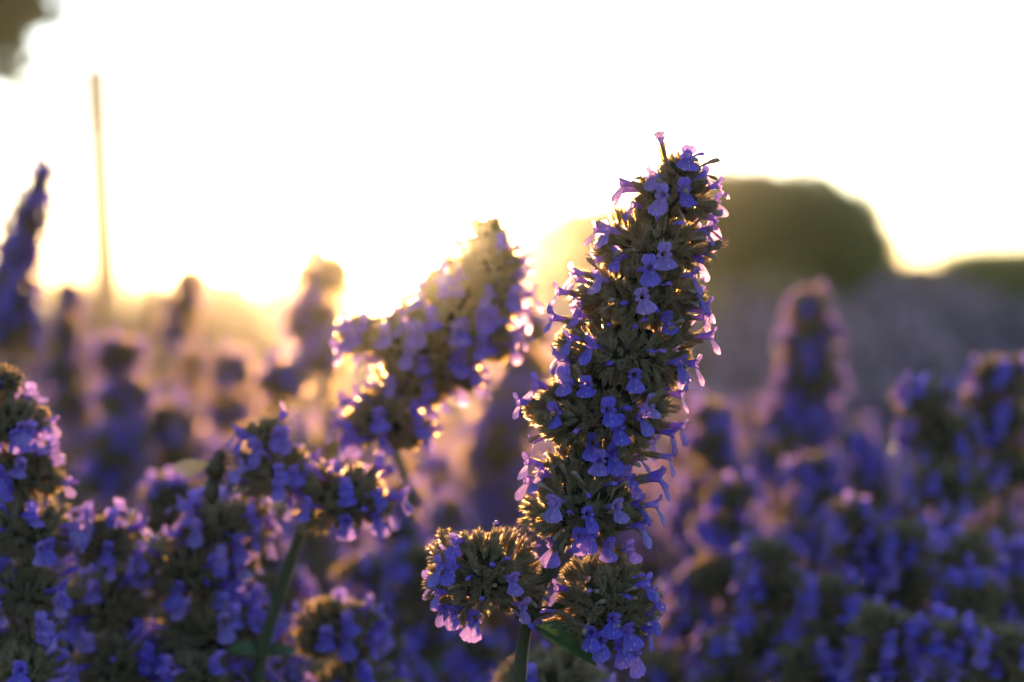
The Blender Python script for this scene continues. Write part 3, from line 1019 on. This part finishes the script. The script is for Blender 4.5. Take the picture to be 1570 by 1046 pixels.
# close fill: the same plants crowding lower down, right and left
fillR = [(1090, 640, 1.15), (1120, 760, .95), (1255, 720, 1.05), (1310, 790, .9), (1180, 850, .85), (1390, 830, .88), (1480, 850, .84), (1560, 860, .9), (1060, 900, .95), (1270, 910, .82),
         (1350, 960, .78), (1460, 980, .76), (1545, 990, .74), (1120, 990, .84), (1230, 1010, .8), (1060, 760, 1.2), (1320, 680, 1.2), (1010, 1030, .9)]
fillL = [(100, 990, .72), (210, 1000, .68), (300, 1035, .66), (420, 905, .86), (620, 760, 1.0), (640, 860, .92), (690, 790, 1.1), (600, 1010, .86), (720, 1000, .9), (395, 800, .88), (560, 880, .95), (20, 900, .72)]
for lst, lab, grp in ((fillR, ['blurred violet flower clump under the hem of the tall pink rimmed spike, left side', 'blurred violet flower clump halfway down beside the sharp spike, right of its pink lit edge', 'blurred violet flower clump right below the tall pink rimmed spike', 'blurred violet flower clump right of centre below the dark blue flower head', 'blurred violet flower clump low beside the tall pink rimmed spike', 'blurred violet flower clump below the dark blue flower head, middle right', 'blurred violet flower clump between the dark blue head and the right edge clump', 'blurred violet flower clump at the right edge under the pink topped clump', 'blurred violet flower clump close right of the lowest sharp flower head', 'blurred violet flower clump lower right of centre, in the shade', 'blurred violet flower clump near the bottom, left of the lower right corner pair', 'blurred violet flower clump beside the lower right corner clump', 'blurred violet flower clump in the lower right corner', 'blurred violet flower clump at the bottom, right of the lowest sharp flower head', 'blurred violet flower clump at the bottom, midway across the right patch', 'blurred violet flower clump just right of the sharp spike at its narrow waist', 'blurred violet flower clump between the tall pink rimmed spike and dark blue head', 'blurred violet flower clump at the bottom edge touching the sharp flower head'], 'crowded plants in the lower right'),
                      (fillL, ['soft violet flower clump at the bottom beside the left corner', 'soft violet flower clump at the bottom under the short pink topped head', 'soft violet flower clump at the bottom edge below the bee', 'soft violet flower clump right of the slanting bare stem', 'soft violet flower clump between golden spike and sharp spike, upper one', 'soft violet flower clump between golden spike and sharp spike, lower one', 'soft violet flower clump far back left of the sharp spike, topmost of its group', 'soft violet flower clump at the bottom right of the slanting stem', 'soft violet flower clump at the bottom left of the sharp stem', 'soft violet flower clump hidden behind the round head on the slanting stem', 'soft violet flower clump below the golden spike beside the slanting stem', 'soft violet flower clump at the left edge, low and dark'], 'crowded plants in the lower left')):
    for (x, y, d) in lst:
        k = .56 / d
        w = []
        yy, lean = y, random.uniform(-18, 18) * k
        for i in range(3):
            rr = (66 + 10 * i + random.uniform(-8, 8)) * k
            w.append((x + lean * i + random.uniform(-8, 8), yy, rr, rr * .72))
            yy += rr * 1.35
        plant(lab.pop(0), d, w, grp, fl=14, leaves=8, fsize=1.05)


# ------------------------------------------------------------------ plants farther back, too soft to tell single flowers apart
def spike_proto(seed):
    rg = random.Random(seed)
    H = rg.uniform(.80, .88)
    cal, flo = [], []
    z = H
    r = rg.uniform(.007, .010)
    x0 = 0.0
    for w in range(rg.choice((4, 5, 5, 6))):
        rr = np.array([r, r, r * .85])
        for A, o, u in calyx_frames(r, r, r * .85, 95, 1.0):
            cal.append((random.choice(CALYX_LITE), A, o + np.array([x0, 0, z])))
        for i in range(int(11 * (r / .012))):
            a = RNG.uniform(0, 6.28); e = math.asin(RNG.uniform(-.6, .97))
            dd = np.array([math.cos(a) * math.cos(e), math.sin(a) * math.cos(e), math.sin(e)])
            A = frame(dd * np.array([1, 1, .5]) + np.array([0, 0, .1]), (0, 0, 1)) * RNG.uniform(.9, 1.25)
            flo.append((random.choice(FLOWER_LITE), A, dd * rr * 1.0 + np.array([x0, 0, z])))
        z -= r * rg.uniform(1.5, 1.9)
        r = min(.019, r * rg.uniform(1.12, 1.3))
        x0 += rg.uniform(-.004, .004)
    v, t, m_, rn = stamp(cal)
    me_c = mesh('flower_heads', v, t, [M_CALYX, M_HAIR], m_, True, rn)
    v, t, m_, rn = stamp(flo)
    me_f = mesh('blossom', v, t, [M_PETAL_MASS, M_ANTHER], m_, True, rn)
    s = T()
    s.tube([(0, 0, -.01), (.01, 0, .4), (0, 0, z), (0, 0, H)], [.0024, .002, .0016, .001], 5)
    for k in range(9):
        zz = .12 + (z - .12) * k / 9
        for sd in (0, math.pi):
            a = k * 1.57 + sd
            L, W = .05 * rg.uniform(.7, 1.2), .014
            d, e = Vector((math.cos(a), math.sin(a), rg.uniform(-.2, .5))), Vector((-math.sin(a), math.cos(a), 0))
            b = Vector((.005, 0, zz))
            s.add([b, b + d * L * .5 + e * W, b + d * L, b + d * L * .5 - e * W, b + d * L * .5 - Vector((0, 0, .003))], [(0, 1, 4), (1, 2, 4), (2, 3, 4), (3, 0, 4)], 1)
    me_s = s.mesh('stem', [M_STEM, M_LEAF])
    return me_s, me_c, me_f


PROTO = [spike_proto(k) for k in range(6)]


def back_plant(x, y, sc, label, group):
    me_s, me_c, me_f = random.choice(PROTO)
    root = obj('background_flower', me_s)
    root.location = (x, y, 0)
    root.rotation_euler = (random.uniform(-.05, .05), random.uniform(-.05, .05), random.uniform(0, 6.28))
    root.scale = (sc * 1.1, sc * 1.1, sc)
    tag(root, label, 'flower', group)
    a = obj('flower_heads', me_c, root); a['kind'] = 'stuff'
    b = obj('blossom', me_f, root); b['kind'] = 'stuff'


cnt = 0
for i in range(4000):
    if cnt >= 215:
        break
    y = 1.25 + 2.4 * random.random() ** 1.2
    hw = .235 * y
    x = random.uniform(-hw, hw)
    pxx = 785 + F * x / y
    left = pxx < 760
    if left and random.random() < .3:
        continue
    if 560 < pxx < 720 and random.random() < .5:
        continue
    h = max(.5, 1 - (random.uniform(*((580, 780) if left else (640, 860))) - 430) / F * y)
    back_plant(x, y, h / .84, 'soft violet flower spike far out of focus in the field ' + ('left' if left else 'right') + ' of the sharp spike',
               'blurred flowers in the ' + ('left' if left else 'right') + ' field')
    cnt += 1

# the rest of the field: thousands of low plants reading as one purple haze
M_DRYLEAF = leafy('dry_leaf', [(.1, (.08, .065, .06)), (.9, (.16, .13, .12))], (.36, .24, .18), .3, .8, 3, 'attr')
M_FADED = leafy('faded_petal', [(.1, (.24, .17, .29)), (.6, (.36, .26, .38)), (1, (.46, .33, .40))], (.70, .40, .45), .48, .6, 3, 'attr')
cone = T()
cone.tube([(0, 0, 0), (0, 0, .38), (0, 0, .60), (0, 0, .75)], [.03, .075, .05, .01], 5, 0)
for k in range(9):
    a, z = random.uniform(0, 6.28), random.uniform(.46, .76)
    r = .05
    b = Vector((math.cos(a) * r, math.sin(a) * r, z))
    e = Vector((-math.sin(a), math.cos(a), 0)) * .018
    cone.add([b - e, b + e, b + Vector((math.cos(a) * .025, math.sin(a) * .025, .03))], [(0, 1, 2)], 1)
    cone.add([b - e, b + e, b + Vector((math.cos(a) * .02, math.sin(a) * .02, -.03))], [(0, 1, 2)], 1)
ct = cone.arrays()
parts = []
for i in range(9000):
    y = 3.2 + 11.0 * random.random() ** .8
    hw = .26 * y
    x = random.uniform(-hw, hw)
    if x < -0.02 * y and 8.5 < y < 19 and random.random() < .97:
        continue                                              # the pale path
    if x < .015 * y and y > 4 and random.random() < .98:
        continue
    a = random.uniform(0, 6.28); sc = random.uniform(.65, .95) + .03 * max(0, y - 4)
    sc *= 1 + .10 * math.sin(x * 2.3 + y * .7) + .08 * math.sin(x * 5.1 - y * 1.3)
    w = sc
    A = np.array([[math.cos(a) * w, -math.sin(a) * w, 0], [math.sin(a) * w, math.cos(a) * w, 0], [0, 0, sc]])
    parts.append((ct, A, np.array([x, y, 0])))
v, t, m_, rn = stamp(parts)
tag(obj('flower_field', mesh('flower_field', v, t, [M_DRYLEAF, M_FADED], m_, False, rn)), 'distant purple grey flower field reaching to the hedges', 'flower field', kind='stuff')

# ------------------------------------------------------------------ bee
m, n, l = new_mat('bee_body')
out = n.new('ShaderNodeOutputMaterial'); pr = n.new('ShaderNodeBsdfPrincipled'); pr.inputs['Roughness'].default_value = .55
tc = n.new('ShaderNodeTexCoord'); sp = n.new('ShaderNodeSeparateXYZ'); l.new(tc.outputs['Object'], sp.inputs[0])
wv = n.new('ShaderNodeMath'); wv.operation = 'SINE'; mu = n.new('ShaderNodeMath'); mu.operation = 'MULTIPLY'; mu.inputs[1].default_value = 4200
l.new(sp.outputs[2], mu.inputs[0]); l.new(mu.outputs[0], wv.inputs[0])
rp = ramp(n, [(.55, (.030, .017, .007)), (.8, (.10, .055, .015))]); l.new(wv.outputs[0], rp.inputs[0])
l.new(rp.outputs[0], pr.inputs['Base Color']); l.new(pr.outputs[0], out.inputs['Surface'])
M_BEE = m
M_FUZZ = leafy('bee_fuzz', [(0, (.05, .035, .015)), (1, (.11, .08, .04))], (.3, .2, .08), .3, .7, 500, 'obj')
m, n, l = new_mat('bee_wing')
out = n.new('ShaderNodeOutputMaterial'); pr = n.new('ShaderNodeBsdfPrincipled'); pr.inputs['Base Color'].default_value = (.80, .58, .25, 1)
pr.inputs['Roughness'].default_value = .35; tr = n.new('ShaderNodeBsdfTranslucent'); tr.inputs[0].default_value = (.9, .68, .35, 1)
tp_ = n.new('ShaderNodeBsdfTransparent'); mx = n.new('ShaderNodeMixShader'); mx.inputs[0].default_value = .6; m2 = n.new('ShaderNodeMixShader'); m2.inputs[0].default_value = .3
l.new(pr.outputs[0], mx.inputs[1]); l.new(tr.outputs[0], mx.inputs[2]); l.new(mx.outputs[0], m2.inputs[1]); l.new(tp_.outputs[0], m2.inputs[2]); l.new(forward(n, l, m2.outputs[0], (1, .74, .35), .3, .7), out.inputs['Surface'])
M_WING = m
bd = .655
bc = P(326, 735, bd)
bee = empty('bee', bc)
tag(bee, 'small dark bee with a golden backlit wing clinging to a flower head', 'bee')
q = bd / F * 1.18
def bp_(x, y, dd=0.0): return Vector(P(326 + (x - 326) * 1.18, 735 + (y - 735) * 1.18, bd + dd) - bc)
s = T()
sp_ = [(336, 695, 0, 2), (336, 699, 0, 7), (335, 706, 0, 9), (333, 710, .0, 7), (332, 714, .0005, 12), (330, 722, .001, 14.5), (328, 730, .001, 11), (327, 734, .001, 5), (326, 738, .0008, 8.5), (325, 746, .0004, 10.5), (325, 754, 0, 10), (325, 762, -.0006, 7), (326, 768, -.001, 2)]
s.tube([bp_(a, b, c) for a, b, c, _ in sp_], [r * q for *_, r in sp_], 12, 0)
# short fur standing on the thorax
for k in range(420):
    a, b, c, r = random.choice(sp_[2:8])
    d = Vector(RNG.normal(0, 1, 3)).normalized()
    o_ = bp_(a + random.uniform(-2, 2), b + random.uniform(-3, 3), c) + d * r * q * .9
    e = d.cross(Vector((.3, .5, .8))).normalized() * .00007
    s.add([o_ - e, o_ + e, o_ + d * .0009], [(0, 1, 2)], 1)
obj('body', s.mesh('body', [M_BEE, M_FUZZ]), bee)
for a0, ln, wd, nm in ((0.12, 50, 13, 'wing'), (0.42, 38, 9, 'wing')):
    s = T(); pts = []
    for j in range(9):
        f = j / 8
        w = wd * math.sin(math.pi * min(1, f * .93 + .05)) ** .7 * (.45 + .55 * f)
        for i in range(3):
            u = i - 1
            x = 322 - ln * f * math.cos(a0) + u * w * math.sin(a0) * .3
            y = 718 + ln * f * math.sin(a0) + u * w * math.cos(a0) - 3
            pts.append(bp_(x, y, -.001 + .0035 * f + (.0002 if i == 1 else 0) + (a0 - .16) * .004))
    s.grid(pts, 3, 9, 0)
    obj(nm, s.mesh(nm, [M_WING]), bee)
for k, (x, y, ex, ey) in enumerate(((336, 714, 352, 722), (335, 722, 352, 738), (333, 730, 346, 754), (326, 714, 318, 732), (324, 724, 312, 744), (324, 730, 314, 756))):
    s = T()
    s.tube([bp_(x, y, .001), bp_((x + ex) / 2 + (3 if ex > x else -3), (y + ey) / 2 - 4, .002), bp_(ex, ey, .004)], [.00028, .0002, .00012], 5)
    obj('leg', s.mesh('leg', [M_BEE]), bee)
for ex in (341, 346):
    s = T(); s.tube([bp_(336, 697), bp_(ex - 1, 690, .001), bp_(ex + 4, 692, .003)], [.00012, .0001, .00009], 4)
    obj('antenna', s.mesh('antenna', [M_BEE]), bee)

# ------------------------------------------------------------------ evening haze
m, n, l = new_mat('haze')
out = n.new('ShaderNodeOutputMaterial')
pv = n.new('ShaderNodeVolumePrincipled')
pv.inputs['Color'].default_value = (.96, .86, .68, 1)
pv.inputs['Density'].default_value = .004
pv.inputs['Anisotropy'].default_value = .99
l.new(pv.outputs[0], out.inputs['Volume'])
s = T()
x0, x1, y0, y1, z0, z1 = -1600, 1600, -700, 2500, -1.2, 7.0
s.add([(x0, y0, z0), (x1, y0, z0), (x1, y1, z0), (x0, y1, z0), (x0, y0, z1), (x1, y0, z1), (x1, y1, z1), (x0, y1, z1)],
      [(0, 2, 1), (0, 3, 2), (4, 5, 6), (4, 6, 7), (0, 1, 5), (0, 5, 4), (1, 2, 6), (1, 6, 5), (2, 3, 7), (2, 7, 6), (3, 0, 4), (3, 4, 7)])
tag(obj('haze', s.mesh('haze', [m], False)), 'warm evening haze over the field', kind='stuff')
